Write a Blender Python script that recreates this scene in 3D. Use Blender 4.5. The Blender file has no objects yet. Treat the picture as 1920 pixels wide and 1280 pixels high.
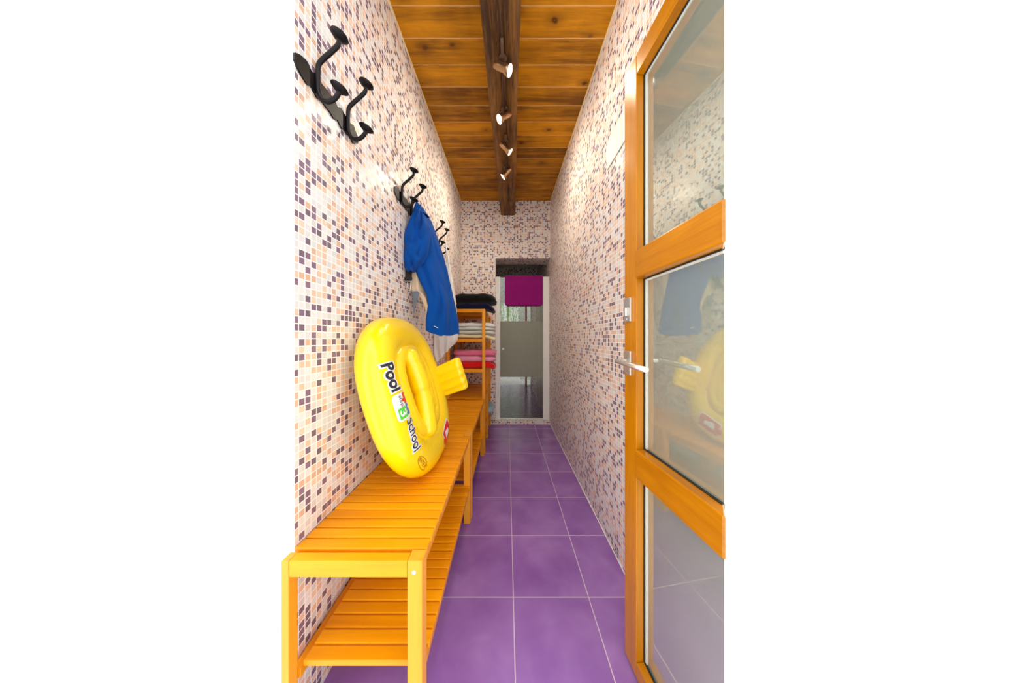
import bpy, bmesh, math, random
from mathutils import Vector, Matrix, noise
from mathutils.bvhtree import BVHTree
PI = math.pi
random.seed(4)
SC = bpy.context.scene
C = SC.collection

# ------------------------------------------------------------------ camera
cam_d = bpy.data.cameras.new('camera'); cam = bpy.data.objects.new('camera', cam_d); C.objects.link(cam)
CAMZ = 1.12
cam.location = (0, 0, CAMZ); cam.rotation_euler = (PI/2, 0, 0)
cam_d.sensor_width = 36; cam_d.lens = 36*450/1920
cam_d.shift_x = 9/1920; cam_d.shift_y = -6/1920
cam_d.clip_start = 0.02; cam_d.clip_end = 200
SC.camera = cam

# ------------------------------------------------------------------ world (overexposed daylight outside)
W = bpy.data.worlds.new('world'); SC.world = W; W.use_nodes = True
bg = W.node_tree.nodes['Background']; bg.inputs[0].default_value = (0.97, 0.985, 1.0, 1); bg.inputs[1].default_value = 2.7
SC.view_settings.view_transform = 'Standard'
try: SC.view_settings.look = 'None'
except Exception: pass
SC.view_settings.exposure = 0.2; SC.view_settings.gamma = 1.0
SC.view_settings.use_curve_mapping = False
SC.cycles.max_bounces = 12; SC.cycles.diffuse_bounces = 8; SC.cycles.transparent_max_bounces = 12
LAMP_W = (8.0, 9.5, 19.0, 23.0)

# ------------------------------------------------------------------ helpers
def P(px, row, Y):            # photo pixel + depth -> point
    return Vector(((px-951)*Y/450, Y, CAMZ+(634-row)*Y/450))
def tag(o, label, cat, group=None, kind=None):
    o['label'] = label; o['category'] = cat
    if group: o['group'] = group
    if kind: o['kind'] = kind
    return o
def thing(name, label, cat, loc=(0, 0, 0), group=None):
    o = bpy.data.objects.new(name, None); C.objects.link(o); o.location = loc; o.empty_display_size = .05
    return tag(o, label, cat, group)
def link(name, me, parent=None, keep=True):
    o = bpy.data.objects.new(name, me); C.objects.link(o)
    if parent is not None:
        o.parent = parent
        if parent.parent is None: o.matrix_parent_inverse = parent.matrix_basis.inverted()   # parts are built in room coordinates
    return o
class MB:
    def __init__(s): s.bm = bmesh.new()
    def box(s, x0, x1, y0, y1, z0, z1, bev=0, mi=0):
        b = bmesh.new(); bmesh.ops.create_cube(b, size=1)
        for v in b.verts: v.co = Vector((x0+(v.co.x+.5)*(x1-x0), y0+(v.co.y+.5)*(y1-y0), z0+(v.co.z+.5)*(z1-z0)))
        if bev: bmesh.ops.bevel(b, geom=b.edges[:], offset=bev, segments=2, affect='EDGES', profile=.5)
        for f in b.faces: f.material_index = mi
        s.add(b); return s
    def add(s, b, M=None):
        if M is not None: b.transform(M)
        me = bpy.data.meshes.new('t'); b.to_mesh(me); b.free(); s.bm.from_mesh(me); bpy.data.meshes.remove(me)
    def tube(s, pts, r, n=12, caps=True, closed=False, sx=1.0, mi=0):
        pts = [Vector(p) for p in pts]; N = len(pts)
        rr = r if isinstance(r, (list, tuple)) else [r]*N
        up = Vector((0.01, 0.02, 1)).normalized(); rings = []
        prev = None
        for i, p in enumerate(pts):
            a = pts[(i-1) % N] if (closed or i > 0) else p; c = pts[(i+1) % N] if (closed or i < N-1) else p
            t = (c-a).normalized()
            if prev is None:
                q = t.cross(up)
                if q.length < .05: q = t.cross(Vector((1, 0, 0)))
                q.normalize()
            else:
                q = prev - t*prev.dot(t); q.normalize()
            prev = q; w = t.cross(q)
            rings.append([s.bm.verts.new(p + q*math.cos(k*2*PI/n)*rr[i]*sx + w*math.sin(k*2*PI/n)*rr[i]) for k in range(n)])
        M = N if closed else N-1
        for i in range(M):
            A, B = rings[i], rings[(i+1) % N]
            for k in range(n):
                f = s.bm.faces.new((A[k], A[(k+1) % n], B[(k+1) % n], B[k])); f.smooth = True; f.material_index = mi
        if caps and not closed:
            s.bm.faces.new(rings[0][::-1]).material_index = mi; s.bm.faces.new(rings[-1]).material_index = mi
        return s
    def lathe(s, prof, M, n=24, mi=0):   # prof: list of (r, h) about local z
        rings = []
        for r, h in prof:
            if r < 1e-6: rings.append([s.bm.verts.new(M @ Vector((0, 0, h)))])
            else: rings.append([s.bm.verts.new(M @ Vector((r*math.cos(k*2*PI/n), r*math.sin(k*2*PI/n), h))) for k in range(n)])
        for A, B in zip(rings, rings[1:]):
            for k in range(n):
                a0 = A[k % len(A)]; a1 = A[(k+1) % len(A)]; b1 = B[(k+1) % len(B)]; b0 = B[k % len(B)]
                vs = []
                for v in (a0, a1, b1, b0):
                    if v not in vs: vs.append(v)
                if len(vs) > 2:
                    f = s.bm.faces.new(vs); f.smooth = True; f.material_index = mi
        return s
    def grid(s, G, cu=False, cv=False, smooth=True):
        V = [[s.bm.verts.new(p) for p in row] for row in G]; R = len(V); K = len(V[0])
        for i in range(R if cu else R-1):
            for j in range(K if cv else K-1):
                f = s.bm.faces.new((V[i][j], V[i][(j+1) % K], V[(i+1) % R][(j+1) % K], V[(i+1) % R][j])); f.smooth = smooth
        return s
    def build(s, name, mats, parent=None, recalc=True):
        if recalc: bmesh.ops.recalc_face_normals(s.bm, faces=s.bm.faces[:])
        me = bpy.data.meshes.new(name); s.bm.to_mesh(me); s.bm.free()
        for m in (mats if isinstance(mats, (list, tuple)) else [mats]): me.materials.append(m)
        return link(name, me, parent)
def struct(name, mb, m, ends=None):
    o = mb.build(name, m)
    if ends:
        o.data.materials.append(ends)
        for p in o.data.polygons:
            if p.normal.y < -.9 and p.center.y < 1: p.material_index = 1
    o['kind'] = 'structure'; return o
def align(loc, d, roll=0):
    d = Vector(d).normalized(); q = d.to_track_quat('Z', 'Y')
    return Matrix.Translation(loc) @ q.to_matrix().to_4x4() @ Matrix.Rotation(roll, 4, 'Z')

# ------------------------------------------------------------------ materials
class NT:
    def __init__(s, name):
        s.m = bpy.data.materials.new(name); s.m.use_nodes = True; s.t = s.m.node_tree; s.n = s.t.nodes
        s.b = s.n['Principled BSDF']; s.out = s.n['Material Output']
    def new(s, typ, **k):
        n = s.n.new(typ)
        for a, v in k.items(): setattr(n, a, v)
        return n
    def l(s, a, b): s.t.links.new(a, b)
    def val(s, sock, v):
        if hasattr(v, 'links'): s.l(v, sock)
        else: sock.default_value = v
    def math(s, op, a, b=None, c=None):
        n = s.new('ShaderNodeMath', operation=op); s.val(n.inputs[0], a)
        if b is not None: s.val(n.inputs[1], b)
        if c is not None: s.val(n.inputs[2], c)
        return n.outputs[0]
    def vmath(s, op, a, b=None):
        n = s.new('ShaderNodeVectorMath', operation=op); s.val(n.inputs[0], a)
        if b is not None: s.val(n.inputs[1], b)
        return n.outputs[0]
    def mix(s, f, a, b):
        n = s.new('ShaderNodeMix', data_type='RGBA'); s.val(n.inputs[0], f)
        for k, v in ((6, a), (7, b)):
            if isinstance(v, tuple) and len(v) == 3: v = v+(1,)
            s.val(n.inputs[k], v)
        return n.outputs[2]
    def ramp(s, f, stops, interp='LINEAR'):
        n = s.new('ShaderNodeValToRGB'); s.l(f, n.inputs[0]); r = n.color_ramp; r.interpolation = interp
        while len(r.elements) < len(stops): r.elements.new(.5)
        for e, (p, c) in zip(r.elements, stops): e.position = p; e.color = c+(1,)
        return n.outputs[0]
    def coord(s): return s.new('ShaderNodeTexCoord').outputs['Object']
    def noise(s, v, scale, detail=4, rough=.55, dist=0):
        n = s.new('ShaderNodeTexNoise'); s.l(v, n.inputs['Vector']); n.inputs['Scale'].default_value = scale
        n.inputs['Detail'].default_value = detail; n.inputs['Roughness'].default_value = rough; n.inputs['Distortion'].default_value = dist
        return n.outputs[0]
    def bump(s, h, strength, dist=.01):
        n = s.new('ShaderNodeBump'); s.l(h, n.inputs['Height']); n.inputs['Strength'].default_value = strength; n.inputs['Distance'].default_value = dist
        s.l(n.outputs[0], s.b.inputs['Normal'])
    def base(s, c): s.val(s.b.inputs['Base Color'], c if not (isinstance(c, tuple) and len(c) == 3) else c+(1,))
    def rough(s, r): s.val(s.b.inputs['Roughness'], r)

def plain(name, col, rough=.5, metal=0, bump=0, bscale=60, coat=0, spec=.5):
    t = NT(name); v = t.coord(); n = t.noise(v, bscale)
    d = tuple(c*.86 for c in col); t.base(t.mix(n, d, tuple(min(1, c*1.08) for c in col))); t.rough(rough)
    t.b.inputs['Metallic'].default_value = metal; t.b.inputs['Coat Weight'].default_value = coat
    t.b.inputs['Specular IOR Level'].default_value = spec
    if bump: t.bump(n, bump, .005)
    return t.m

def mosaic(name, pitch=.0216):
    t = NT(name); v = t.coord()
    v = t.vmath('ADD', v, (10*pitch+.0061, 10*pitch+.0033, .0045))
    sc = t.vmath('SCALE', v); sc.node.inputs['Scale'].default_value = 1/pitch
    fl = t.vmath('FLOOR', sc); fr = t.vmath('FRACTION', sc)
    nrm = t.new('ShaderNodeNewGeometry').outputs['True Normal']
    an = t.vmath('ABSOLUTE', nrm)
    sx = t.new('ShaderNodeSeparateXYZ'); t.l(fr, sx.inputs[0])
    sn = t.new('ShaderNodeSeparateXYZ'); t.l(an, sn.inputs[0])
    # zero the cell index along the surface normal so every wall has one colour per tile
    msk = t.new('ShaderNodeCombineXYZ')
    edge = None
    for i in range(3):
        inpl = t.math('LESS_THAN', sn.outputs[i], .5); t.l(inpl, msk.inputs[i])
        d = t.math('ABSOLUTE', t.math('SUBTRACT', sx.outputs[i], .5))
        e = t.math('MULTIPLY', t.math('GREATER_THAN', d, .428), inpl)
        edge = e if edge is None else t.math('MAXIMUM', edge, e)
    cell = t.vmath('MULTIPLY', fl, msk.outputs[0])
    wn = t.new('ShaderNodeTexWhiteNoise', noise_dimensions='3D'); t.l(cell, wn.inputs['Vector'])
    # several whites, several peaches, several plums
    col = t.ramp(wn.outputs['Value'], [(0, (.65, .64, .62)), (.18, (.71, .70, .68)), (.36, (.61, .60, .575)), (.44, (.72, .47, .31)),
                                       (.56, (.76, .54, .38)), (.67, (.64, .38, .23)), (.75, (.130, .050, .115)), (.85, (.090, .036, .078)), (.94, (.165, .075, .14))], 'CONSTANT')
    n = t.noise(v, 420, 2)
    col = t.mix(t.math('MULTIPLY', n, .22), col, (.95, .9, .9))
    col = t.mix(edge, col, (.92, .87, .83))
    t.base(col); t.rough(t.math('MULTIPLY_ADD', edge, .3, .30))
    t.b.inputs['Specular IOR Level'].default_value = .28
    # each tile sits a hair out of true
    wn2 = t.new('ShaderNodeTexWhiteNoise', noise_dimensions='3D'); t.l(t.vmath('ADD', cell, (7.3, 1.1, 3.9)), wn2.inputs['Vector'])
    tilt = t.vmath('SCALE', t.vmath('SUBTRACT', wn2.outputs['Color'], (.5, .5, .5))); tilt.node.inputs['Scale'].default_value = .05
    b = t.new('ShaderNodeBump'); t.l(t.math('SUBTRACT', 1, edge), b.inputs['Height']); b.inputs['Strength'].default_value = .35; b.inputs['Distance'].default_value = .001
    t.l(t.vmath('NORMALIZE', t.vmath('ADD', b.outputs[0], tilt)), t.b.inputs['Normal'])
    return t.m

def wood(name, light, dark, axis=0, ring=26, rough=.4, contrast=1.0, knots=0, cell=None, coat=0):
    """axis = grain direction; cell=(axis,pitch,offset) randomises each board"""
    t = NT(name); v = t.coord(); st = [1, 1, 1]; st[axis] = .07
    if cell:
        sx = t.new('ShaderNodeSeparateXYZ'); t.l(v, sx.inputs[0])
        k = t.math('FLOOR', t.math('DIVIDE', t.math('SUBTRACT', sx.outputs[cell[0]], cell[2]), cell[1]))
        wn = t.new('ShaderNodeTexWhiteNoise', noise_dimensions='1D'); t.l(k, wn.inputs['W'])
        off = t.vmath('SCALE', wn.outputs['Color']); off.node.inputs['Scale'].default_value = 9
        vv = t.vmath('ADD', v, off); rnd = wn.outputs['Value']
    else: vv = v; rnd = None
    g = t.vmath('MULTIPLY', vv, tuple(st))
    n1 = t.noise(g, ring, 5, .6, .6); n2 = t.noise(g, ring*5, 4, .6); n3 = t.noise(vv, 3.2, 3)
    f = t.math('ADD', t.math('MULTIPLY', n1, .6), t.math('ADD', t.math('MULTIPLY', n2, .25), t.math('MULTIPLY', n3, .35)))
    f = t.math('MULTIPLY_ADD', t.math('SUBTRACT', f, .6), 2.4*contrast, .5)
    if rnd is not None: f = t.math('ADD', f, t.math('MULTIPLY', t.math('SUBTRACT', rnd, .5), .5*contrast))
    f.node.use_clamp = True
    col = t.mix(f, light, dark)
    if knots:
        ks = [7.5, 7.5, 7.5]; ks[axis] = 5.0
        vo = t.new('ShaderNodeTexVoronoi'); wv = t.new('ShaderNodeTexNoise'); t.l(vv, wv.inputs['Vector']); wv.inputs['Scale'].default_value = 22; wo = t.vmath('SCALE', wv.outputs['Color']); wo.node.inputs['Scale'].default_value = .022
        t.l(t.vmath('MULTIPLY', t.vmath('ADD', vv, wo), tuple(ks)), vo.inputs['Vector']); vo.inputs['Scale'].default_value = knots
        d = vo.outputs['Distance']
        col = t.mix(t.math('MULTIPLY', t.math('SMOOTH_MIN', t.math('MULTIPLY', t.math('LESS_THAN', d, .16), 1.0), 1.0, .1), .0), col, dark)
        halo = t.ramp(d, [(0, (.55, .55, .55)), (.05, (1, 1, 1)), (.09, (.7, .7, .7)), (.13, (.38, .38, .38)), (.36, (0, 0, 0))])
        keep = t.new('ShaderNodeSeparateColor'); t.l(vo.outputs['Color'], keep.inputs[0])
        col = t.mix(t.math('MULTIPLY', halo, t.math('GREATER_THAN', keep.outputs[0], .2)), col, (dark[0]*.35, dark[1]*.28, dark[2]*.3))
    t.base(col); t.rough(rough); t.b.inputs['Coat Weight'].default_value = coat; t.b.inputs['Coat Roughness'].default_value = .25; t.b.inputs['Specular IOR Level'].default_value = .3
    t.bump(n2, .12, .002)
    return t.m

M_MOS = mosaic('glass_mosaic')
# floor: plum porcelain tiles with pale joints
def floor_mat():
    t = NT('plum_tiles'); v = t.coord(); p = .3257
    sx = t.new('ShaderNodeSeparateXYZ'); t.l(v, sx.inputs[0]); e = None; cells = []
    for i, off in ((0, .0265), (1, 1.0388)):
        q = t.math('DIVIDE', t.math('SUBTRACT', sx.outputs[i], off-10*p), p)
        cells.append(t.math('FLOOR', q))
        d = t.math('ABSOLUTE', t.math('SUBTRACT', t.math('FRACT', q), .5)); g = t.math('GREATER_THAN', d, .5-.0058)
        e = g if e is None else t.math('MAXIMUM', e, g)
    cc = t.new('ShaderNodeCombineXYZ'); t.l(cells[0], cc.inputs[0]); t.l(cells[1], cc.inputs[1])
    wn = t.new('ShaderNodeTexWhiteNoise', noise_dimensions='2D'); t.l(cc.outputs[0], wn.inputs['Vector'])
    off = t.vmath('SCALE', wn.outputs['Color']); off.node.inputs['Scale'].default_value = 5
    n = t.noise(t.vmath('ADD', v, off), 5, 3, .5, .2)
    col = t.ramp(n, [(.25, (.235, .100, .365)), (.5, (.29, .140, .435)), (.75, (.36, .195, .51))])
    col = t.mix(e, col, (.62, .50, .60)); t.base(col)
    t.rough(t.math('MULTIPLY_ADD', e, .4, t.math('MULTIPLY_ADD', n, .06, .13)))
    b = t.math('SUBTRACT', 1, e); t.bump(b, .3, .002)
    t.b.inputs['Specular IOR Level'].default_value = .5
    return t.m
M_FLOOR = floor_mat()
M_CEIL = wood('stained_pine_boards', (.66, .265, .002), (.18, .064, .0), 0, 20, .5, 1.35, knots=1.0, cell=(1, .1385, 1.373))
M_TONGUE = plain('pale_pine_tongue', (.85, .55, .25), .6)
M_BEAM = wood('dark_oak_beam', (.25, .110, .024), (.045, .018, .005), 1, 34, .6, 1.7)
M_BENCH = wood('golden_teak_x', (.92, .385, .002), (.66, .215, .001), 0, 20, .34, .8, cell=(1, .0385, .66))
M_BENCHY = wood('golden_teak_y', (.88, .36, .002), (.62, .20, .001), 1, 20, .34, .7)
M_BENCHZ = wood('golden_teak_z', (.90, .40, .03), (.72, .27, .012), 2, 20, .34, .6)
M_DOORZ = wood('varnished_oak_z', (.60, .225, .001), (.34, .105, .0), 2, 40, .3, .8, coat=.3)
M_DOORY = wood('varnished_oak_y', (.58, .215, .001), (.31, .092, .0), 1, 40, .3, .8, coat=.3)
M_IRON = plain('black_iron', (.007, .005, .006), .45, 0, .1, 90, 0, .22)
M_STEEL = plain('satin_steel', (.72, .70, .66), .3, .85)
M_ALU = plain('pale_spacer', (.75, .78, .74), .4, .2)
M_RUB = plain('black_gasket', (.012, .012, .012), .6)
M_BRASS = plain('antique_brass', (.40, .24, .12), .22, .9)
M_BRONZE = plain('dark_bronze', (.10, .05, .025), .45, .6)
M_WHITE = plain('white_enamel', (.88, .88, .84), .3)
M_CREAM = plain('cream_panel', (.80, .79, .72), .5)
M_PLAST = plain('plaster', (.86, .86, .85), .8)
def yellow():
    t = NT('yellow_vinyl'); v = t.coord(); n = t.noise(v, 14, 3)
    t.base(t.mix(n, (.96, .62, .0), (.98, .68, .0))); t.rough(.24)
    t.b.inputs['Subsurface Weight'].default_value = .15; t.b.inputs['Subsurface Radius'].default_value = (.03, .02, .002); t.b.inputs['Subsurface Scale'].default_value = .5
    t.b.inputs['Coat Weight'].default_value = .35; t.b.inputs['Coat Roughness'].default_value = .1
    g = t.vmath('MULTIPLY', v, (1, 6, 1)); t.bump(t.noise(g, 16, 3), .22, .006)
    return t.m
M_YEL = yellow()
def cloth(name, col, fuzz=.3, scale=300, bump=.25):
    t = NT(name); v = t.coord(); n = t.noise(v, scale, 3); n2 = t.noise(v, 9, 3)
    t.base(t.mix(n2, tuple(c*.85 for c in col), tuple(min(1, c*1.1) for c in col))); t.rough(.9)
    t.b.inputs['Specular IOR Level'].default_value = .15
    t.b.inputs['Sheen Weight'].default_value = fuzz; t.bump(n, bump, .003); return t.m
M_BLUE = cloth('royal_blue_cloth', (.0, .062, .31), .05, 900, .05)
M_WHC = cloth('white_cotton', (.80, .79, .78), .1, 900, .05)
M_BEIGE = cloth('beige_cotton', (.66, .50, .35), .1, 900, .1)
M_LEATHER = plain('dark_leather', (.014, .007, .006), .5, 0, .2, 120, 0, .3)
M_GREYC = cloth('grey_lining', (.16, .18, .22), .1)
def decal(name, c, r=.3): return plain(name, c, r)
D_BLACK = decal('ink_black', (.02, .022, .035)); D_WHITE = decal('ink_white', (.85, .85, .83)); D_RED = decal('ink_red', (.72, .012, .012))
D_GREEN = decal('ink_green', (.09, .62, .04)); D_BLUE = decal('ink_blue', (.01, .14, .50)); D_NAVY = decal('ink_navy', (.01, .02, .09)); D_BROWN = decal('ink_brown', (.32, .09, .0))
def emit(name, c, s):
    t = NT(name); e = t.new('ShaderNodeEmission'); e.inputs[0].default_value = c+(1,); e.inputs[1].default_value = s
    t.l(e.outputs[0], t.out.inputs[0]); return t.m
M_BULB = emit('lit_bulb', (1, .96, .9), 30)
def frosted(name):
    t = NT(name)   # satin double glazing: diffusing core under a smooth reflective face
    tr = t.new('ShaderNodeBsdfTranslucent'); tr.inputs[0].default_value = (.42, .46, .39, 1)
    df = t.new('ShaderNodeBsdfDiffuse'); df.inputs[0].default_value = (.44, .48, .40, 1)
    m0 = t.new('ShaderNodeMixShader'); m0.inputs[0].default_value = .55; t.l(tr.outputs[0], m0.inputs[1]); t.l(df.outputs[0], m0.inputs[2])
    gl = t.new('ShaderNodeBsdfGlossy'); gl.inputs['Roughness'].default_value = .02; gl.inputs[0].default_value = (.97, 1, .96, 1)
    fr = t.new('ShaderNodeFresnel'); fr.inputs[0].default_value = 1.6
    f = t.math('MULTIPLY_ADD', fr.outputs[0], 1.5, .24); f.node.use_clamp = True
    m2 = t.new('ShaderNodeMixShader'); t.l(f, m2.inputs[0]); t.l(m0.outputs[0], m2.inputs[1]); t.l(gl.outputs[0], m2.inputs[2])
    t.l(m2.outputs[0], t.out.inputs[0]); return t.m
M_FROST = frosted('satin_double_glazing')
def clear(name, tint, spec):
    t = NT(name); tp = t.new('ShaderNodeBsdfTransparent'); tp.inputs[0].default_value = tint+(1,)
    gl = t.new('ShaderNodeBsdfGlossy'); gl.inputs['Roughness'].default_value = .01
    fr = t.new('ShaderNodeFresnel'); fr.inputs[0].default_value = 1.5
    f = t.math('MULTIPLY', fr.outputs[0], spec); f.node.use_clamp = True
    m = t.new('ShaderNodeMixShader'); t.l(f, m.inputs[0]); t.l(tp.outputs[0], m.inputs[1]); t.l(gl.outputs[0], m.inputs[2]); t.l(m.outputs[0], t.out.inputs[0]); return t.m
M_CLEAR = clear('shower_glass', (.68, .71, .60), 4.5)
M_BAND = plain('etched_band', (.25, .26, .20), .45)

# ------------------------------------------------------------------ the room
XL, XR, YF = -.598, .560, 3.12
def zc(y): return 2.775 + .0417*y
struct('wall_left', MB().box(XL-.06, XL, .675, 4.6, 0, 3.0), M_MOS, M_PLAST)
struct('wall_right', MB().box(XR, XR+.06, .617, 4.6, 0, 3.0), M_MOS, M_PLAST)
m = MB(); m.box(XL, -.1525, YF, YF+.27, 0, 2.93); m.box(-.1525, XR, YF, YF+.27, 2.16, 2.93); m.box(-.1525, XR, YF, YF+.27, 0, .036)
struct('wall_back', m, M_MOS)
struct('wall_shower', MB().box(XL, XR, 4.54, 4.6, 0, 2.93), M_MOS)
struct('floor', MB().box(XL-.06, XR+.06, .60, YF, -.05, 0), M_FLOOR)
struct('floor_shower', MB().box(XL, XR, YF+.27, 4.54, -.05, 0), M_MOS)
struct('ceiling_shower', MB().box(XL, XR, YF+.27, 4.54, 2.45, 2.5), M_PLAST)
m = MB()
k = -5
while True:
    y0 = 1.373+.1385*k+.002; y1 = y0+.1385-.004
    if y0 > YF: break
    y1 = min(y1, YF)
    b = bmesh.new(); bmesh.ops.create_cube(b, size=1)
    for v in b.verts:
        y = y0+(v.co.y+.5)*(y1-y0); v.co = Vector((XL if v.co.x < 0 else XR, y, zc(y)+(v.co.z+.5)*.02))
    if y1-y0 > .03: bmesh.ops.bevel(b, geom=[e for e in b.edges if abs(e.verts[0].co.x-e.verts[1].co.x) > .5 and e.verts[0].co.z < zc(e.verts[0].co.y)+.01], offset=.003, segments=1, affect='EDGES')
    m.add(b); k += 1
b = bmesh.new(); bmesh.ops.create_cube(b, size=1)
for v in b.verts:
    y = .62 if v.co.y < 0 else YF; v.co = Vector((XL if v.co.x < 0 else XR, y, zc(y)+.0035+(v.co.z+.5)*.03))
for f in b.faces: f.material_index = 1
m.add(b)
struct('ceiling', m, [M_CEIL, M_TONGUE])
for i, x in enumerate((XL, XR-.005)):
    m = MB(); b = bmesh.new(); bmesh.ops.create_cube(b, size=1)
    for v in b.verts:
        y = .68 if v.co.y < 0 else YF; v.co = Vector((x+(v.co.x+.5)*.005, y, zc(y)-.005+(v.co.z+.5)*.006))
    m.add(b); struct('trim_%d' % (i+1), m, plain('pale_joint_%d' % i, (.85, .68, .35), .6))
struct('trim_3', MB().box(XR-.004, XR, .62, YF, 0, .004), M_PLAST)

m = MB(); m.box(XL-.06, -.20, -.22, -.12, 0, 2.9); m.box(.36, XR+.06, -.22, -.12, 0, 2.9); m.box(-.20, .36, -.22, -.12, 2.08, 2.9)
struct('wall_front', m, M_PLAST)
struct('floor_terrace', MB().box(-3, 3, -7, .599, -.05, -.001), M_PLAST)

# ceiling beam: hand-hewn, slightly askew, with a long shake down its face
def beam():
    m = MB(); G = []
    prof = [(-.093, .25), (-.095, .02), (-.088, .004), (-.05, 0), (.008, .001), (.013, .014), (.019, .001), (.06, 0), (.084, .005), (.092, .02), (.093, .25)]
    n = 90
    for i in range(n+1):
        y = .62+(YF-.62)*i/n; cx = -.030+.0212*(y-1.16); zb = zc(y)-.190
        row = []
        for k, (x, z) in enumerate(prof):
            w = noise.noise(Vector((x*9, y*2.2, 3)))*.006; w2 = noise.noise(Vector((k*3.1, y*7, 0)))*.0025
            crack = .006*noise.noise(Vector((1, y*3, 9))) if 4 <= k <= 6 else 0
            row.append(Vector((cx+x+w+crack, y, min(zb+z+w2, zc(y)+.02))))
        G.append(row)
    m.grid(G); m.bm.faces.new([v for v in m.bm.verts][:len(prof)])
    o = m.build('ceiling_beam', M_BEAM); o['kind'] = 'structure'; o.name = 'trim_4'
    return o
beam()

# ------------------------------------------------------------------ benches and shelf towers
def bench(y0, y1, xr, label):
    t = thing('slatted_bench', label, 'bench', ((XL+xr)/2, (y0+y1)/2, 0), 'slatted benches along the left wall')
    xl = XL+.004; H = .535; q = .039
    m = MB(); y = y0+.0385; p = .0385
    while y+.033 < y1-.02:
        m.box(xl+.001, xr, y, y+.0335, H-.016, H, .0022); y += p
    m.build('seat_slats', M_BENCH, t)
    m = MB(); y = y0+.033
    while y+.033 < y1-.012:
        m.box(xl+.03, xr-.004, y, y+.0335, .214, .23, .0022); y += p
    m.build('lower_shelf', M_BENCH, t)
    for ys, yw in ((y0, .027), (y1-.048, .048)):
        MB().box(xl+.0205, xr-q-.0005, ys, ys+yw, H-.043, H, .002).build('end_rail', M_BENCH, t)
    for xs in (xl+.004, xr-.03):
        MB().box(xs, xs+.022, y0+.03, y1-.03, H-.052, H-.017, .001).build('side_rail', M_BENCHY, t)
        MB().box(xs, xs+.022, y0+.03, y1-.03, .186, .2135, .001).build('side_rail', M_BENCHY, t)
    for xs in (xl, xr-q):
        for ys in (y0, y1-.036):
            l = MB().box(xs, xs+(q if xs > xl else .020), ys, ys+(.036 if xs > xl else .028), 0, H, .002).build('leg', M_BENCHZ, t)
            if xs > xl and ys == y0:
                MB().lathe([(0, .0015), (.005, .0012), (.006, 0), (.006, -.002)], align((xs+q*.45, ys-.0005, H-.030), (0, -1, 0)), 14).build('screw_cap', M_STEEL, l)
bench(.63, 1.485, -.2235, 'golden slatted bench with the yellow swim float on it, nearest the door')
bench(1.492, 2.322, -.2200, 'golden slatted bench between the float bench and the tall towel shelf')
def tower(y0, y1, label):
    t = thing('shelf_tower', label, 'shelf', (-.41, (y0+y1)/2, 0), 'slatted shelf towers by the back wall')
    xl, xr, q = XL+.006, -.214, .030
    for xs in (xl, xr-q):
        for ys in (y0, y1-q): MB().box(xs, xs+q, ys, ys+q, 0, 1.405, .002).build('post', M_BENCHZ, t)
    for z in (1.405, 1.115, .820, .535, .235):
        MB().box(xl+q, xr-q, y0+.001, y0+.022, z-.032, z-.0005, .0015).build('rail', M_BENCH, t)
        MB().box(xl+q, xr-q, y1-.022, y1-.001, z-.032, z-.0005, .0015).build('rail', M_BENCH, t)
        m = MB(); y = y0+.025
        while y+.033 < y1-.02:
            m.box(xl+q*.2, xr-q*.2, y+.008, y+.038, z-.014, z-.001, .0015); y += .0385
        for xs in (xl+.004, xr-.024): m.box(xs, xs+.02, y0+q, y1-q, z-.034, z-.0145, .001)
        m.build('shelf_board', M_BENCH, t)
tower(2.330, 2.720, 'tall golden wooden shelf tower stacked with folded towels')
tower(2.726, 3.114, 'golden shelf tower behind the towel tower, against the mosaic back wall')

# ------------------------------------------------------------------ folded towels
def towel(label, col, x0, x1, y0, y1, z0, z1, leaves=3, droop=0, name='folded_towel', seed=1, group=None):
    m = MB(); nu, nv = 72, 28; G = []
    cx, cy, cz = (x0+x1)/2, (y0+y1)/2, (z0+z1)/2; a, b, h = (x1-x0)/2, (y1-y0)/2, (z1-z0)/2
    for j in range(nv+1):
        ph = -PI/2+PI*j/nv; row = []
        sz = math.copysign(abs(math.sin(ph))**.75, math.sin(ph)); rr = abs(math.cos(ph))**.35
        for i in range(nu):
            th = 2*PI*i/nu; c, s = math.cos(th), math.sin(th); k = (abs(c)**5+abs(s)**5)**(-1/5)
            g = .010*(1-abs(math.cos(leaves*(sz*.5+.5)*PI))**.6) if rr > .3 else 0
            x = cx+a*k*c*rr*(1-g*2.0); y = cy+b*k*s*rr*(1-g*2.2)
            nz = noise.noise(Vector((x*14+seed*3, y*14, sz*1.5)))*.011
            z = cz+h*sz+nz*(1 if sz > -.5 else .1)
            x += noise.noise(Vector((seed, y*18, z*45)))*.010*k*rr*(1 if c > 0 else .3)
            if droop and x > -.205: z -= droop*((x+.205)/.10)**1.3
            row.append(Vector((x, y, z)))
        G.append(row)
    m.grid(G, cv=True)
    bmesh.ops.remove_doubles(m.bm, verts=m.bm.verts[:], dist=.00005)
    o = m.build(name, cloth('terry_'+name+str(seed), col, .12 if sum(col) < .3 else .3, 420, .5)); tag(o, label, 'towel', group); return o
G1 = 'folded towels on the shelf tower'
towel('navy folded towel drooping over the tower edge, beneath the black one', (.004, .004, .035), -.545, -.128, 2.364, 2.66, 1.406, 1.475, 2, .060, seed=1, group=G1)
towel('black folded towel on top of the shelf tower', (.004, .004, .004), -.55, -.112, 2.35, 2.67, 1.471, 1.570, 2, .020, seed=2, group=G1)
towel('pale yellow folded towel on second shelf, lowest of its pile', (.72, .66, .42), -.555, -.115, 2.364, 2.66, 1.116, 1.163, 2, .030, seed=3, group=G1)
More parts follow.
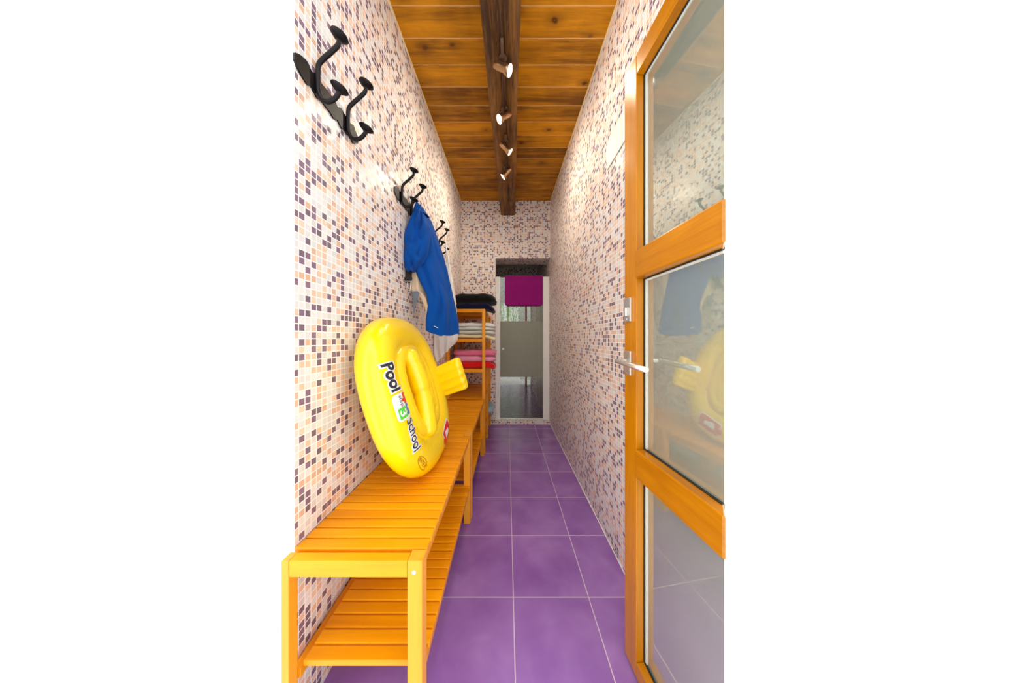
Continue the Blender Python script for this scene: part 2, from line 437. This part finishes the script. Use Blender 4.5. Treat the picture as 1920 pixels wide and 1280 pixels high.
towel('pale mint folded towel lying on the pale yellow towel', (.60, .66, .57), -.552, -.120, 2.364, 2.66, 1.160, 1.202, 2, .018, seed=4, group=G1)
towel('off-white folded towel in the middle of the pale pile', (.68, .72, .68), -.550, -.122, 2.36, 2.66, 1.199, 1.234, 2, .012, seed=5, group=G1)
towel('white folded towel on top of the pale pile, second shelf', (.74, .76, .74), -.545, -.118, 2.36, 2.67, 1.231, 1.275, 1, .010, seed=6, group=G1)
towel('bright red folded towel on third shelf, under the pink towels', (.70, .004, .006), -.540, -.118, 2.364, 2.66, .821, .890, 1, .035, seed=7, group=G1)
towel('light pink towel folded in thin layers on the red towel', (.80, .30, .48), -.548, -.116, 2.364, 2.66, .887, .946, 4, .012, seed=8, group=G1)
towel('rose pink folded towel topping the pile on the third shelf', (.74, .17, .30), -.550, -.110, 2.364, 2.66, .943, 1.004, 1, .006, seed=9, group=G1)
towel('pale blue folded towel poking out of the rear tower low down', (.42, .58, .66), -.53, -.158, 2.77, 3.07, .236, .33, 2, .035, seed=10, group=G1)

# ------------------------------------------------------------------ coat racks
def rack(dy, label, dz=0):
    t = thing('coat_rack', label, 'coat rack', (XL, .81+dy, 1.90+dz), 'iron coat racks on the left wall')
    y0, y1 = .668+dy, .955+dy; m = MB(); n = 120; top, bot = [], []
    for i in range(n+1):
        s = i/n; y = y0+(y1-y0)*s
        e = min(1, min(s, 1-s)/.10); base = .010+.017*e**.7
        lob = .007*abs(math.sin(s*PI*5))+.003*math.sin(s*PI*16)*e
        w = base+lob*e
        top.append((y, w)); bot.append((y, -w*.92))
    X0, X1 = XL+.001, XL+.006
    def mk(x): return [[m.bm.verts.new((x, y, 1.905+dz+z)) for y, z in L] for L in (top, bot)]
    A, B = mk(X0), mk(X1)
    for i in range(n):
        m.bm.faces.new((B[0][i], B[0][i+1], B[1][i+1], B[1][i])); m.bm.faces.new((A[0][i], A[1][i], A[1][i+1], A[0][i+1]))
        for k in (0, 1): m.bm.faces.new((A[k][i], A[k][i+1], B[k][i+1], B[k][i]))
    for i in (0, n): m.bm.faces.new((A[0][i], B[0][i], B[1][i], A[1][i]))
    m.build('back_plate', M_IRON, t)
    for yh in (.743+dy, .884+dy):
        # side profile (distance from wall, height), smoothed
        key = [(.078, 2.052), (.0775, 2.038), (.072, 2.024), (.050, 2.003), (.024, 1.980), (.014, 1.964), (.012, 1.940), (.012, 1.905), (.014, 1.880), (.024, 1.860), (.040, 1.852), (.058, 1.857), (.070, 1.868), (.077, 1.880), (.078, 1.890)]
        P3 = [Vector((XL+a, yh, z+dz)) for a, z in key]; pts = []
        for i in range(len(P3)-1):
            p0, p1, p2, p3 = P3[max(0, i-1)], P3[i], P3[i+1], P3[min(len(P3)-1, i+2)]
            for k in range(4):
                u = k/4; pts.append(.5*((2*p1)+(p2-p0)*u+(2*p0-5*p1+4*p2-p3)*u*u+(3*p1-p0-3*p2+p3)*u**3))
        pts.append(P3[-1])
        h = MB().tube(pts, .0066, 14).build('hook', M_IRON, t)
        kn = [(0, -.008), (.009, -.008), (.019, -.001), (.0245, .0035), (.0235, .0065), (.015, .0095), (.006, .0105), (.0055, .0125), (0, .013)]
        MB().lathe(kn, align(P3[0], (.25, -.05, 1)), 24).build('knob', M_IRON, h)
        MB().lathe(kn, align(P3[-1], (.35, -.05, 1)), 24).build('knob', M_IRON, h)
rack(0, 'empty black iron double-hook rack high on the near left wall')
rack(.594, 'black iron double-hook rack with the blue shorts hung from it')
rack(1.184, 'black iron hook rack partly hidden behind the blue shorts')

# ------------------------------------------------------------------ clothes
def lofted(rows, Yl, Yr, depth, folds=3, amp=.006, ph=0, bulge=.03, n=40, sub=6, tilt=0, bow=0, crease=0):
    """rows: (row, px_left, px_right); a hanging tube of cloth"""
    rr = []
    for i in range(len(rows)-1):
        for k in range(sub):
            u = k/sub; rr.append(tuple(rows[i][j]*(1-u)+rows[i+1][j]*u for j in range(3)))
    rr.append(rows[-1]); G = []; Ym = (Yl+Yr)/2; L = len(rr)
    for i, (row, xl, xr) in enumerate(rr):
        A, B = P(xl, row, Yl), P(xr, row, Yr); z = CAMZ+(634-row)*Ym/450; A.z = B.z = z
        loop = []; w = (B-A).length; f = i/(L-1)
        for k in range(n):
            s = k/(n/2)
            fr = s < 1; q = s if fr else 2-s
            p = A.lerp(B, q)
            env = math.sin(PI*q)
            d = Vector((.35, -1, 0)).normalized() if fr else Vector((-.1, 1, 0)).normalized()
            off = env**.7*(bulge if fr else depth)*min(1, w/.06)
            off += amp*env*math.sin(folds*2*PI*q+ph+2.2*f)*(.3+f)
            off += amp*1.3*env*noise.noise(Vector((q*4+ph, f*5, ph)))
            off += crease*env*(abs(noise.noise(Vector((q*3.2+f*2.6+ph, f*3.4-q*1.5, 5.1))))-.18)
            hm = max(0, (f-.6)/.4)**1.5; p.z += hm*(tilt*q-bow*math.sin(PI*q)+(.012 if crease else 0)*noise.noise(Vector((q*7, ph, 1))))
            p = p+d*off; p.x = max(p.x, XL+.004); loop.append(p)
        G.append(loop)
    m = MB(); m.grid(G, cv=True); return m
t = thing('blue_shorts', 'royal blue swim shorts hanging from an iron hook, white mark near hem', 'shorts', (-.5, 1.46, 1.9))
main = [(393, 781, 799), (396, 779, 804), (403, 776, 809), (420, 772, 815), (445, 770, 823), (470, 770, 831), (500, 773, 838.5), (530, 786, 845), (558, 801, 851), (575, 803, 855), (600, 799, 859.5), (620, 799, 861)]
mm = lofted(main, 1.43, 1.60, .05, 1.6, .011, .6, .035, 96, 12, -.012, .026, .045)
L = mm.build('long_leg', M_BLUE, t, False)
for o in (L,):
    o.modifiers.new('s', 'SOLIDIFY').thickness = .0015
bun = [(396, 778, 792), (405, 773, 800), (425, 764, 806), (450, 755, 806), (475, 753, 802), (490, 754, 795), (502, 757, 785), (508, 761, 777)]
mm = lofted(bun, 1.395, 1.44, .04, 2.2, .012, 2.4, .04, 80, 12, 0, .01, .06)
o = mm.build('bunched_leg', M_BLUE, t, False); o.modifiers.new('s', 'SOLIDIFY').thickness = .0015
wb = [(391.5, 781, 796), (394, 778, 801), (401, 774.5, 806)]
lofted(wb, 1.41, 1.50, .03, 5, .002, 0, .03, 40, 4).build('waistband', M_BLUE, t, False)
def along(a, b, w, d, name, mat, par):
    m = MB(); v = Vector(b)-Vector(a)
    bb = bmesh.new(); bmesh.ops.create_cube(bb, size=1)
    M = align((Vector(a)+Vector(b))/2, v) @ Matrix.Diagonal((w, d, v.length, 1)); m.add(bb, M); return m.build(name, mat, par)
mb_ = BVHTree.FromPolygons([v.co for v in L.data.vertices], [p.vertices for p in L.data.polygons]); ends = []
for q in ((813, 611), (821, 614.5)):
    hit = mb_.ray_cast(Vector((0, 0, CAMZ)), P(q[0], q[1], 1.0)-Vector((0, 0, CAMZ))); ends.append((hit[0] if hit[0] else P(q[0], q[1], 1.42))+Vector((.001, -.002, 0)))
along(ends[0], ends[1], .004, .003, 'brand_mark', D_WHITE, t)

t = thing('beige_shorts', 'beige shorts with dark belt hanging behind the blue shorts', 'shorts', (-.56, 1.46, 1.4))
be = [(440, 775, 800), (470, 773, 800), (500, 770, 800), (515, 769, 797), (535, 769.5, 798), (546, 771, 800), (552, 780, 803), (560, 789, 806), (575, 796, 808), (592, 801, 806)]
o = lofted(be, 1.45, 1.50, .02, 2, .006, 1.0, .03, 44, 6).build('body', M_BEIGE, t, False); o.modifiers.new('s', 'SOLIDIFY').thickness = .0015
y = 1.40
bl = thing and MB()
def ribbon(pts, w, th, name, mat, par, wd=(1, .15, 0)):
    m = MB(); wd = Vector(wd).normalized(); G = []
    for i, p in enumerate(pts):
        a = pts[max(0, i-1)]; c = pts[min(len(pts)-1, i+1)]; t_ = (c-a).normalized(); n_ = t_.cross(wd).normalized(); ww = w[i] if isinstance(w, list) else w
        G.append([p-wd*ww/2-n_*th/2, p+wd*ww/2-n_*th/2, p+wd*ww/2+n_*th/2, p-wd*ww/2+n_*th/2])
    m.grid(G, cv=True, smooth=False); m.bm.faces.ensure_lookup_table()
    vs = list(m.bm.verts); m.bm.faces.new(vs[:4]); m.bm.faces.new(vs[-4:]); return m.build(name, mat, par)
Yb = 1.405
belt = ribbon([P(767, 500, Yb), P(766.5, 508, Yb), P(766, 518, Yb), P(765, 530, Yb)], .037, .004, 'belt', M_LEATHER, t)
ribbon([P(765.5, 520, Yb-.006), P(765.3, 524.5, Yb-.006)], .044, .004, 'belt_loop', M_LEATHER, belt)
# buckle frame and prong
c = [P(757, 527, Yb-.006), P(771, 527, Yb-.006), P(769, 545, Yb-.006), P(755.5, 542, Yb-.006)]
MB().tube(c, .0028, 8, closed=True).tube([(c[0]+c[1])/2, (c[2]+c[3])/2], .0022, 8).build('buckle', M_STEEL, belt)
ribbon([P(782, 548, Yb+.02), P(779, 558, Yb+.02), P(777, 572, Yb+.03), P(776, 590, Yb+.04)], [.03, .026, .012, .004], .003, 'belt_tip', M_GREYC, belt)
lofted([(546, 771, 786), (551, 772, 785), (558, 775, 783), (566, 777, 780)], 1.425, 1.44, .005, 1, .002, 0, .005, 20, 4).build('lining', M_GREYC, t, False)

sh = [(455, 834, 836.5), (470, 836, 839), (500, 838, 845), (530, 834, 850.5), (560, 828, 854.5), (590, 820, 857), (610, 812, 858.5), (622, 810.5, 859), (635, 811, 858.5), (650, 811.5, 858), (665, 814, 856), (678, 818, 854)]
o = lofted(sh, 1.94, 2.06, .05, 3.5, .020, .3, .03, 110, 8, .16, 0, .03).build('white_shirt', M_WHC, None, False); o.modifiers.new('s', 'SOLIDIFY').thickness = .0015
tag(o, 'white shirt hanging behind and below the blue shorts', 'shirt')

# ------------------------------------------------------------------ inflatable float, leaning on the wall
fu = Vector((-0.01794538, 0.99938758, 0.03004034)); fv = Vector((-0.28653687, -0.03392547, 0.95746837)); fn = Vector((0.95790114, 0.00857447, 0.28697019))
fc = Vector((-.4460, 1.1259, .8768))
FM = Matrix(((fu.x, fv.x, fn.x, fc.x), (fu.y, fv.y, fn.y, fc.y), (fu.z, fv.z, fn.z, fc.z), (0, 0, 0, 1)))
fl = thing('inflatable_float', 'yellow inflatable baby swim float leaning against the wall on the near bench', 'pool float')
fl.matrix_basis = FM
def fpart(m, name, mat, par=None, sub=0):
    bmesh.ops.recalc_face_normals(m.bm, faces=m.bm.faces[:])
    me = bpy.data.meshes.new(name); m.bm.to_mesh(me); m.bm.free(); me.materials.append(mat)
    o = bpy.data.objects.new(name, me); C.objects.link(o); o.parent = par or fl
    if sub: s = o.modifiers.new('sub', 'SUBSURF'); s.levels = s.render_levels = sub
    return o
def ringmesh(A, B, n, r, h=0, flat=1.0, nt=160, npi=28, pucker=.0012, pn=70, skew=0):
    m = MB(); G = []
    for i in range(nt):
        th = 2*PI*i/nt; c, s = math.cos(th), math.sin(th); k = (abs(c)**n+abs(s)**n)**(-1/n); a, b = k*c, k*s
        g = Vector((a*abs(a)**(n-2)/A, b*abs(b)**(n-2)/B, 0)); g.normalize()
        cen = Vector(((A-r)*a, (B-r)*b, h)); row = []
        for j in range(npi):
            ph = 2*PI*j/npi; rad = r
            ins = max(0, -math.cos(ph))
            corner = (abs(c*s)*2)**2
            rad *= 1-.05*ins*corner*abs(math.sin(i*1.3))
            rad += pucker*math.sin(i*2.1)*(.2+ins)*(corner+.15)
            row.append(cen+g*math.cos(ph)*rad+Vector((0, 0, math.sin(ph)*rad*flat)))
        G.append(row)
    m.grid(G, cu=True, cv=True); return m
m = ringmesh(.3365, .3526, 2.6433, .086, 0, .76)
bvh = BVHTree.FromBMesh(m.bm)
ring = fpart(m, 'outer_ring', M_YEL, None, 1)
inner = fpart(ringmesh(.190, .222, 3.0, .043, .014, 1.0, 120, 20, .0015), 'inner_ring', M_YEL, None, 1)
# seat sheet inside the ring, sagging
m = MB(); G = []
for i in range(13):
    row = []
    for j in range(48):
        th = 2*PI*j/48; c, s = math.cos(th), math.sin(th); k = (abs(c)**2.8+abs(s)**2.8)**(-1/2.8); f = .02+.98*i/12
        row.append(Vector((.175*k*c*f, .20*k*s*f, -.012-.02*(1-f*f)+.004*math.sin(5*th)*f)))
    G.append(row)
m.grid(G, cv=True); fpart(m, 'seat_sheet', M_YEL, None, 1)
# padded front bar: two sausage lobes pinched in the middle
pts, rad = [], []
for i in range(41):
    s = i/40; b = .195-.41*s; a = -.018-.055*s+.018*math.sin(PI*s)
    pts.append((a, b, .036+.016*math.sin(PI*s))); e = min(1, min(s, 1-s)/.10)
    pinch = 1-.20*math.exp(-((s-.52)/.03)**2)-.10*math.exp(-((s-.2)/.02)**2)
    rad.append(.043*math.sqrt(max(.02, 1-(1-e)**2))*pinch*(1+.02*math.sin(i*2.4)))
fpart(MB().tube(pts, rad, 20), 'seat_bar', M_YEL, None, 1)
pts, rad = [], []
for i in range(31):
    s = i/30; b = .15-.30*s; a = .085+.028*math.sin(PI*s); pts.append((a, b, .018)); e = min(1, min(s, 1-s)/.14)
    rad.append(.036*math.sqrt(max(.02, 1-(1-e)**2))*(1+.03*math.sin(i*2.0)))
fpart(MB().tube(pts, rad, 18), 'seat_cushion', M_YEL, None, 1)
# backrest pillow standing out from the far side of the ring, with three inflated ribs
m = MB(); G = []
for i in range(25):
    s = i/24; h = .02+.188*s; row = []; e = math.sqrt(max(0, 1-max(0, (s-.86)/.14)**2)); e = max(e, .25)
    hw = (.086+.010*s)*(.78+.22*e)
    for j in range(48):
        th = 2*PI*j/48; c, s2 = math.cos(th), math.sin(th); k = (abs(c)**3+abs(s2)**3)**(-1/3)
        bb = hw*k*s2; rib = .006*math.cos(bb/.030*2*PI*.66)*min(1, s*3)*e
        aa = (.036*e+rib)*k*c*(1+.02*math.sin(i*2.5))
        row.append(Vector((.268+aa-.02*s, -.036+bb+.018*s, h+.0025*math.sin(j*1.9)*s)))
    G.append(row)
m.grid(G, cv=True); vs = list(m.bm.verts)
m.bm.faces.new(vs[-48:]); m.bm.faces.new(vs[:48]); fpart(m, 'backrest', M_YEL, None, 1)
# printed decals, draped on the ring
def drape(me_bm, name, mat, par, lift):
    for v in me_bm.verts:
        p = v.co.copy(); hit = bvh.ray_cast(Vector((p.x, p.y, .3)), Vector((0, 0, -1)))
        z = hit[0].z if hit[0] else 0
        v.co.z = z+lift
    me = bpy.data.meshes.new(name); me_bm.to_mesh(me); me_bm.free(); me.materials.append(mat)
    o = bpy.data.objects.new(name, me); C.objects.link(o); o.parent = par; return o
def dice(bm, step=.006):
    xs = [v.co.x for v in bm.verts]; ys = [v.co.y for v in bm.verts]
    for ax, vals in ((0, xs), (1, ys)):
        q = min(vals)+step
        while q < max(vals):
            co = Vector((q, 0, 0)) if ax == 0 else Vector((0, q, 0)); no = Vector((1, 0, 0)) if ax == 0 else Vector((0, 1, 0))
            bmesh.ops.bisect_plane(bm, geom=bm.verts[:]+bm.edges[:]+bm.faces[:], plane_co=co, plane_no=no); q += step
def textbm(txt, L, H, offset=0, sx=None):
    cu = bpy.data.curves.new('t', 'FONT'); cu.body = txt; cu.offset = offset; cu.resolution_u = 4
    ob = bpy.data.objects.new('t', cu); C.objects.link(ob); bpy.context.view_layer.update()
    me = bpy.data.meshes.new_from_object(ob.evaluated_get(bpy.context.evaluated_depsgraph_get()))
    bm = bmesh.new(); bm.from_mesh(me); bpy.data.objects.remove(ob); bpy.data.curves.remove(cu); bpy.data.meshes.remove(me)
    bmesh.ops.remove_doubles(bm, verts=bm.verts[:], dist=1e-5)
    return bm
def fit(bm, L, H, ref):           # ref: (minx,maxx,miny,maxy) of the un-offset glyphs
    x0, x1, y0, y1 = ref
    for v in bm.verts: v.co = Vector(((v.co.x-x0)/(x1-x0)*L, (v.co.y-y0)/(y1-y0)*H, 0))
def ext(bm): return (min(v.co.x for v in bm.verts), max(v.co.x for v in bm.verts), min(v.co.y for v in bm.verts), max(v.co.y for v in bm.verts))
def place(bm, a, b, ang):         # text x runs along -b, letter tops towards +a
    R = Matrix.Rotation(ang-PI/2, 4, 'Z')
    bm.transform(Matrix.Translation((a, b, 0)) @ R)
def word(txt, a, b, L, H, name, mat, bold=.0, ang=0, outline=None, lift=.0016, par=None):
    r = ext(textbm(txt, 0, 0, 0))
    if outline:
        bm = textbm(txt, 0, 0, outline); fit(bm, L, H, r); place(bm, a, b, ang); dice(bm); drape(bm, name+'_outline', D_WHITE, par or ring, lift-.0008)
        # solid backing so the outline reads as one sticker
    bm = textbm(txt, 0, 0, bold); fit(bm, L, H, r); place(bm, a, b, ang); dice(bm); return drape(bm, name, mat, par or ring, lift)
def poly(pts, name, mat, lift, par=None, hole=None):
    bm = bmesh.new(); vs = [bm.verts.new((x, y, 0)) for x, y in pts]; bm.faces.new(vs); bmesh.ops.triangulate(bm, faces=bm.faces[:]); dice(bm); return drape(bm, name, mat, par or ring, lift)
def rrect(a0, a1, b0, b1, r, n=6):
    out = []
    for cx, cy, s in ((a1-r, b1-r, 0), (a0+r, b1-r, 90), (a0+r, b0+r, 180), (a1-r, b0+r, 270)):
        for k in range(n+1):
            q = math.radians(s+90*k/n); out.append((cx+r*math.cos(q), cy+r*math.sin(q)))
    return out
word('Pool', -.291, .150, .100, .050, 'pool_lettering', D_BLACK, .035, 0, .11)
word('School', -.268, -.066, .118, .044, 'school_lettering', D_NAVY, .01, 0, .09)
poly(rrect(-.302, -.218, -.060, .036, .016), 'logo_patch', D_WHITE, .0010)
word('step', -.277, .028, .040, .020, 'step_lettering', D_NAVY, .0)
poly(rrect(-.292, -.248, -.054, -.014, .004)+[], 'green_puzzle_piece', D_GREEN, .0014)
word('3', -.287, -.024, .020, .034, 'number_three', D_WHITE, .02, 0, None, .0020)
poly(rrect(-.246, -.219, -.008, .033, .003), 'red_puzzle_piece', D_RED, .0014)
poly(rrect(-.258, -.245, .002, .014, .006), 'red_puzzle_knob', D_RED, .0017)
poly(rrect(-.244, -.217, -.052, -.010, .003), 'blue_puzzle_piece', D_BLUE, .0014)
poly(rrect(-.234, -.222, -.030, -.020, .004), 'blue_puzzle_knob', D_WHITE, .0017)
word('TM', -.232, -.200, .012, .006, 'trademark', D_WHITE, 0)
# oval maker's mark
ell = []
for i in range(48):
    q = 2*PI*i/48; ell.append((-.222+.0150*math.cos(q), -.250+.043*math.sin(q)))
def tiltd(x, y): q = .62; x += .222; y += .250; return (-.222+x*math.cos(q)-y*math.sin(q), -.250+x*math.sin(q)+y*math.cos(q), 0)
bm = bmesh.new(); A = [bm.verts.new(tiltd(x, y)) for x, y in ell]; B = [bm.verts.new(tiltd(-.222+(x+.222)*.90, -.250+(y+.250)*.955)) for x, y in ell]
for i in range(48): bm.faces.new((A[i], A[(i+1) % 48], B[(i+1) % 48], B[i]))
drape(bm, 'maker_oval', D_BROWN, ring, .0014)
word('INTEX', -.222-.034*math.sin(.62)-.0065*math.cos(.62), -.250+.034*math.cos(.62)-.0065*math.sin(.62), .068, .013, 'maker_lettering', D_BROWN, 0, .62)
# red puzzle decal with a white numeral one, low on the far side
def rot(pts, ang, cx, cy): return [(cx+math.cos(ang)*x-math.sin(ang)*y, cy+math.sin(ang)*x+math.cos(ang)*y) for x, y in pts]
RA, RX, RY = -.62, .098, -.272
def big(p): return [(x*1.2, y*1.2) for x, y in p]
poly(rot(big(rrect(-.056, .056, -.034, .034, .006)), RA+.9, RX, RY), 'decal_outline', D_WHITE, .0008)
poly(rot(big(rrect(-.051, .051, -.029, .029, .005)), RA+.9, RX, RY), 'red_puzzle_decal', D_RED, .0013)
poly(rot(big(rrect(-.068, -.046, -.012, .012, .010)), RA+.9, RX, RY), 'red_decal_knob', D_RED, .0013)
poly(rot(big([(-.032, -.008), (.022, -.008), (.022, .008), (-.020, .008), (-.012, .018), (-.022, .020), (-.032, .006)]), RA+.9, RX, RY), 'numeral_one', D_WHITE, .0018)

# ------------------------------------------------------------------ glazed oak door standing open on the right
dt = Vector((.0797, -.9968, 0)); dw = Vector((.9968, .0797, 0))      # along the leaf towards the hinges / into the leaf's thickness
DO = Vector((.4156, .85, 0))
dr = thing('glazed_door', 'open oak door with three satin glass panes on the right', 'door'); 
DM = Matrix(((dt.x, dw.x, 0, DO.x), (dt.y, dw.y, 0, DO.y), (0, 0, 1, 0), (0, 0, 0, 1)))
dr.matrix_basis = DM
def dpart(m, name, mat, par=None):
    m.bm.transform(Matrix.Identity(4)); bmesh.ops.recalc_face_normals(m.bm, faces=m.bm.faces[:])
    me = bpy.data.meshes.new(name); m.bm.to_mesh(me); m.bm.free()
    for q in (mat if isinstance(mat, list) else [mat]): me.materials.append(q)
    o = bpy.data.objects.new(name, me); C.objects.link(o); o.parent = par or dr; return o
TW, S, DT = .3625, .0675, .040       # leaf built as far as the photo shows it
TG = .3317
def mitre(m):
    for v in m.bm.verts:
        if v.co.x > .34: v.co.x -= max(0, v.co.y)*1.03
    return m
M_DOORX = wood('varnished_oak_rail', (.58, .215, .001), (.31, .092, .0), 0, 40, .3, .8, coat=.3)
dpart(MB().box(0, S, 0, DT, .012, 2.045, .002), 'stile', M_DOORZ)
dpart(mitre(MB().box(S+.0006, TW, 0, DT, 1.979, 2.045, .002)), 'top_rail', M_DOORX)
dpart(mitre(MB().box(S-.0005, TW, -.004, DT, 1.315, 1.406, .004)), 'middle_rail', M_DOORX)
dpart(mitre(MB().box(S-.0005, TW, -.004, DT, .667, .758, .004)), 'middle_rail', M_DOORX)
dpart(mitre(MB().box(S+.0006, TW, 0, DT, .012, .064, .002)), 'bottom_rail', M_DOORX)
for z0, z1 in ((1.406, 1.979), (.758, 1.315), (.064, .667)):
    g = dpart(MB().box(S+.0012, TG, .030, .040, z0+.002, z1-.002), 'glass_pane', M_FROST)
    dpart(MB().box(S+.0006, S+.004, .024, .030, z0+.001, z1-.001).box(S+.004, TG, .024, .0295, z0+.0005, z0+.0035).box(S+.004, TG, .024, .0295, z1-.0035, z1-.0005), 'gasket', M_RUB, g)
    dpart(MB().box(S+.005, S+.0125, .0275, .0298, z0+.004, z1-.004).box(S+.0125, TG, .0275, .0298, z1-.010, z1-.004), 'spacer_bar', M_ALU, g)
for zz, nm in ((1.217, 'lock_plate'), (1.036, 'handle_plate')):
    p_ = dpart(MB().box(.008, .046, -.0085, .0005, zz-.041, zz+.041, .0022), nm, M_STEEL)
    if nm == 'lock_plate':
        dpart(MB().box(.021, .031, -.016, -.008, zz-.022, zz+.008, .003), 'thumb_turn', M_STEEL, p_)
        dpart(MB().lathe([(0, .001), (.0025, .001), (.003, 0)], align((.027, -.009, zz-.031), (0, -1, 0)), 10), 'screw', M_STEEL, p_)
zh = 1.043
lev = [(.030, -.006, zh), (.030, -.030, zh), (.031, -.040, zh), (.036, -.0455, zh), (.046, -.047, zh-.001), (.10, -.047, zh-.005), (.185, -.047, zh-.010)]
dpart(MB().tube(lev, .0082, 18), 'lever_handle', M_STEEL)

# cream cover plate on the right wall, half behind the door
o = MB().box(XR-.006, XR-.0002, 1.00, 1.335, 2.055, 2.205, .0015).build('cover_plate', M_CREAM)
tag(o, 'cream rectangular cover plate high on the right mosaic wall', 'cover plate')

# ------------------------------------------------------------------ shower door, purple towel
sd = thing('shower_door', 'clear glass shower door with etched band and white posts', 'shower door', (.2, 3.2, .036))
for x0, x1 in ((-.1520, -.092), (.476, .5595)):
    w = x1-x0; m = MB().box(x0, x1, 3.185, 3.222, .037, 1.937, .003)
    m.box(x0+w*.55, x0+w*.80, 3.180, 3.186, .04, 1.934, .001); m.build('frame_post', M_WHITE, sd)
MB().box(-.0915, .4755, 3.198, 3.206, .055, 1.93).build('glass_panel', M_CLEAR, sd)
MB().box(-.0915, .4755, 3.1955, 3.1978, .605, 1.347).build('etched_band', M_BAND, sd)
MB().box(-.0915, .4755, 3.192, 3.212, .037, .055, .002).build('bottom_seal', M_STEEL, sd)
MB().lathe([(0, .026), (.014, .025), (.018, .018), (.012, .008), (.008, 0)], align((-.055, 3.1955, .977), (0, -1, 0)), 20).build('door_knob', M_WHITE, sd)
# folded bath mat over the top edge
m = MB(); xs0, xs1 = -.030, .470; prof = []
for k in range(25): prof.append((3.180-.004*math.sin(k*.5), 1.548+(1.928-1.548)*k/24))
for k in range(1, 9): q = PI*k/9; prof.append((3.202-.022*math.cos(q), 1.930+.020*math.sin(q)))
for k in range(20): prof.append((3.222, 1.925-.30*k/19))
G = []
NX = 40
for j, (y, z) in enumerate(prof):
    row = []
    for i in range(NX+1):
        u = i/NX*2-1; k = 0
        e = max(0, 1-j/3)                       # rounded lower corners
        hw = (xs1-xs0)/2*(1-.045*e*e)
        x = (xs0+xs1)/2+u*hw
        zz = z+(.018*max(0, (abs(u)-.90)/.10)**2 if j == 0 else (.006*max(0, (abs(u)-.9)/.1)**2 if j == 1 else 0))
        row.append(Vector((x, y+.003*noise.noise(Vector((x*8, z*8, 2)))*(1 if y < 3.19 else 0), zz)))
    G.append(row)
m.grid(G); o = m.build('purple_towel', cloth('purple_terry', (.27, .006, .17), .2, 260, .5), None, False)
s = o.modifiers.new('s', 'SOLIDIFY'); s.thickness = .011; s.offset = 0
tag(o, 'purple towel draped over the top of the glass shower door', 'towel')

# ------------------------------------------------------------------ spotlight tracks on the beam
LAMPS = [0, 1, 2, 3]
def beamx(y): return -.030+.0212*(y-1.16)
def zb(y): return zc(y)-.190
def track(ys, aims, label, ytail):
    t = thing('spotlight_track', label, 'ceiling light', (beamx(ys[0]), ys[0], zb(ys[0])), 'spotlight tracks on the beam')
    def tp(y, d): return Vector((beamx(y)+.002, y, zb(y)-d))
    MB().tube([tp(ytail[0], .0075), tp((ytail[0]+ytail[1])/2, .0075), tp(ytail[1], .0075)], .0065, 10, sx=1.5).build('track_bar', M_BRONZE, t)
    for y, aim in zip(ys, aims):
        base = tp(y, .0)
        MB().lathe([(0, 0), (.0245, 0), (.0245, .006), (.020, .012), (.008, .016), (0, .016)], align(base, (0, 0, -1)), 24).build('mount_disc', M_BRONZE, t)
        j = base+Vector((0, 0, -.055))
        MB().tube([base+Vector((0, 0, -.012)), j], .0048, 10).build('stem', M_BRASS, t)
        d = Vector(aim).normalized(); c0 = j-d*.052
        h = MB().lathe([(0, 0), (.016, 0), (.0185, .003), (.0195, .03), (.0200, .062), (.027, .082), (.0285, .098), (.0265, .099)], align(c0, d), 28).build('lamp_head', M_BRASS, t)
        MB().lathe([(0, .0965), (.020, .0965), (.0262, .0955), (.0262, .085)], align(c0, d), 24).build('bulb', M_BULB, h)
        ld = bpy.data.lights.new('spot_lamp', 'SPOT'); ld.energy = LAMP_W[LAMPS.pop(0)]; ld.color = (1, .87, .68); ld.spot_size = math.radians(168); ld.spot_blend = 1; ld.shadow_soft_size = .025
        lo = bpy.data.objects.new('lamp_light', ld); C.objects.link(lo); lo.location = c0+d*.104; lo.rotation_euler = (-d).to_track_quat('Z', 'Y').to_euler()
        lo.parent = h
track((1.300, 1.600), ((.85, -.15, -.50), (-.75, -.25, -.60)), 'bronze two-lamp spotlight track on the near end of the beam', (1.20, 1.66))
track((1.880, 2.180), ((.75, .10, -.60), (-.70, .15, -.65)), 'bronze two-lamp spotlight track farther along the dark beam', (1.80, 2.24))

# ------------------------------------------------------------------ willow outside the entrance (seen mirrored in the shower glass)
t = thing('willow_tree', 'hanging green willow foliage mirrored in the shower glass', 'tree', (.3, -4.6, 0))
MB().tube([(-1.6, -4.9, -.02), (-1.6, -4.9, 1.2), (-1.5, -4.85, 2.6), (-1.2, -4.8, 4.0)], [.14, .12, .10, .05], 12).build('trunk', M_BEAM, t)
m = MB(); rnd = random.Random(7)
for k in range(150):
    x = rnd.uniform(-1.5, 1.6); y = -4.6+rnd.uniform(-.5, .5); z = rnd.uniform(3.2, 4.2); zend = rnd.uniform(.9, 2.0)
    while z > zend:
        a = rnd.uniform(0, 2*PI); L = rnd.uniform(.07, .12); w = .012
        d = Vector((math.cos(a)*.45, math.sin(a)*.45, -1)).normalized()*L; q = Vector((-math.sin(a), math.cos(a), 0))*w
        p = Vector((x, y, z)); vs = [m.bm.verts.new(c) for c in (p, p+d*.5+q, p+d, p+d*.5-q)]; m.bm.faces.new(vs)
        z -= .05; x += rnd.uniform(-.008, .008)
leaf = plain('willow_leaf', (.26, .46, .05), .6)
m.build('foliage', leaf, t, False)
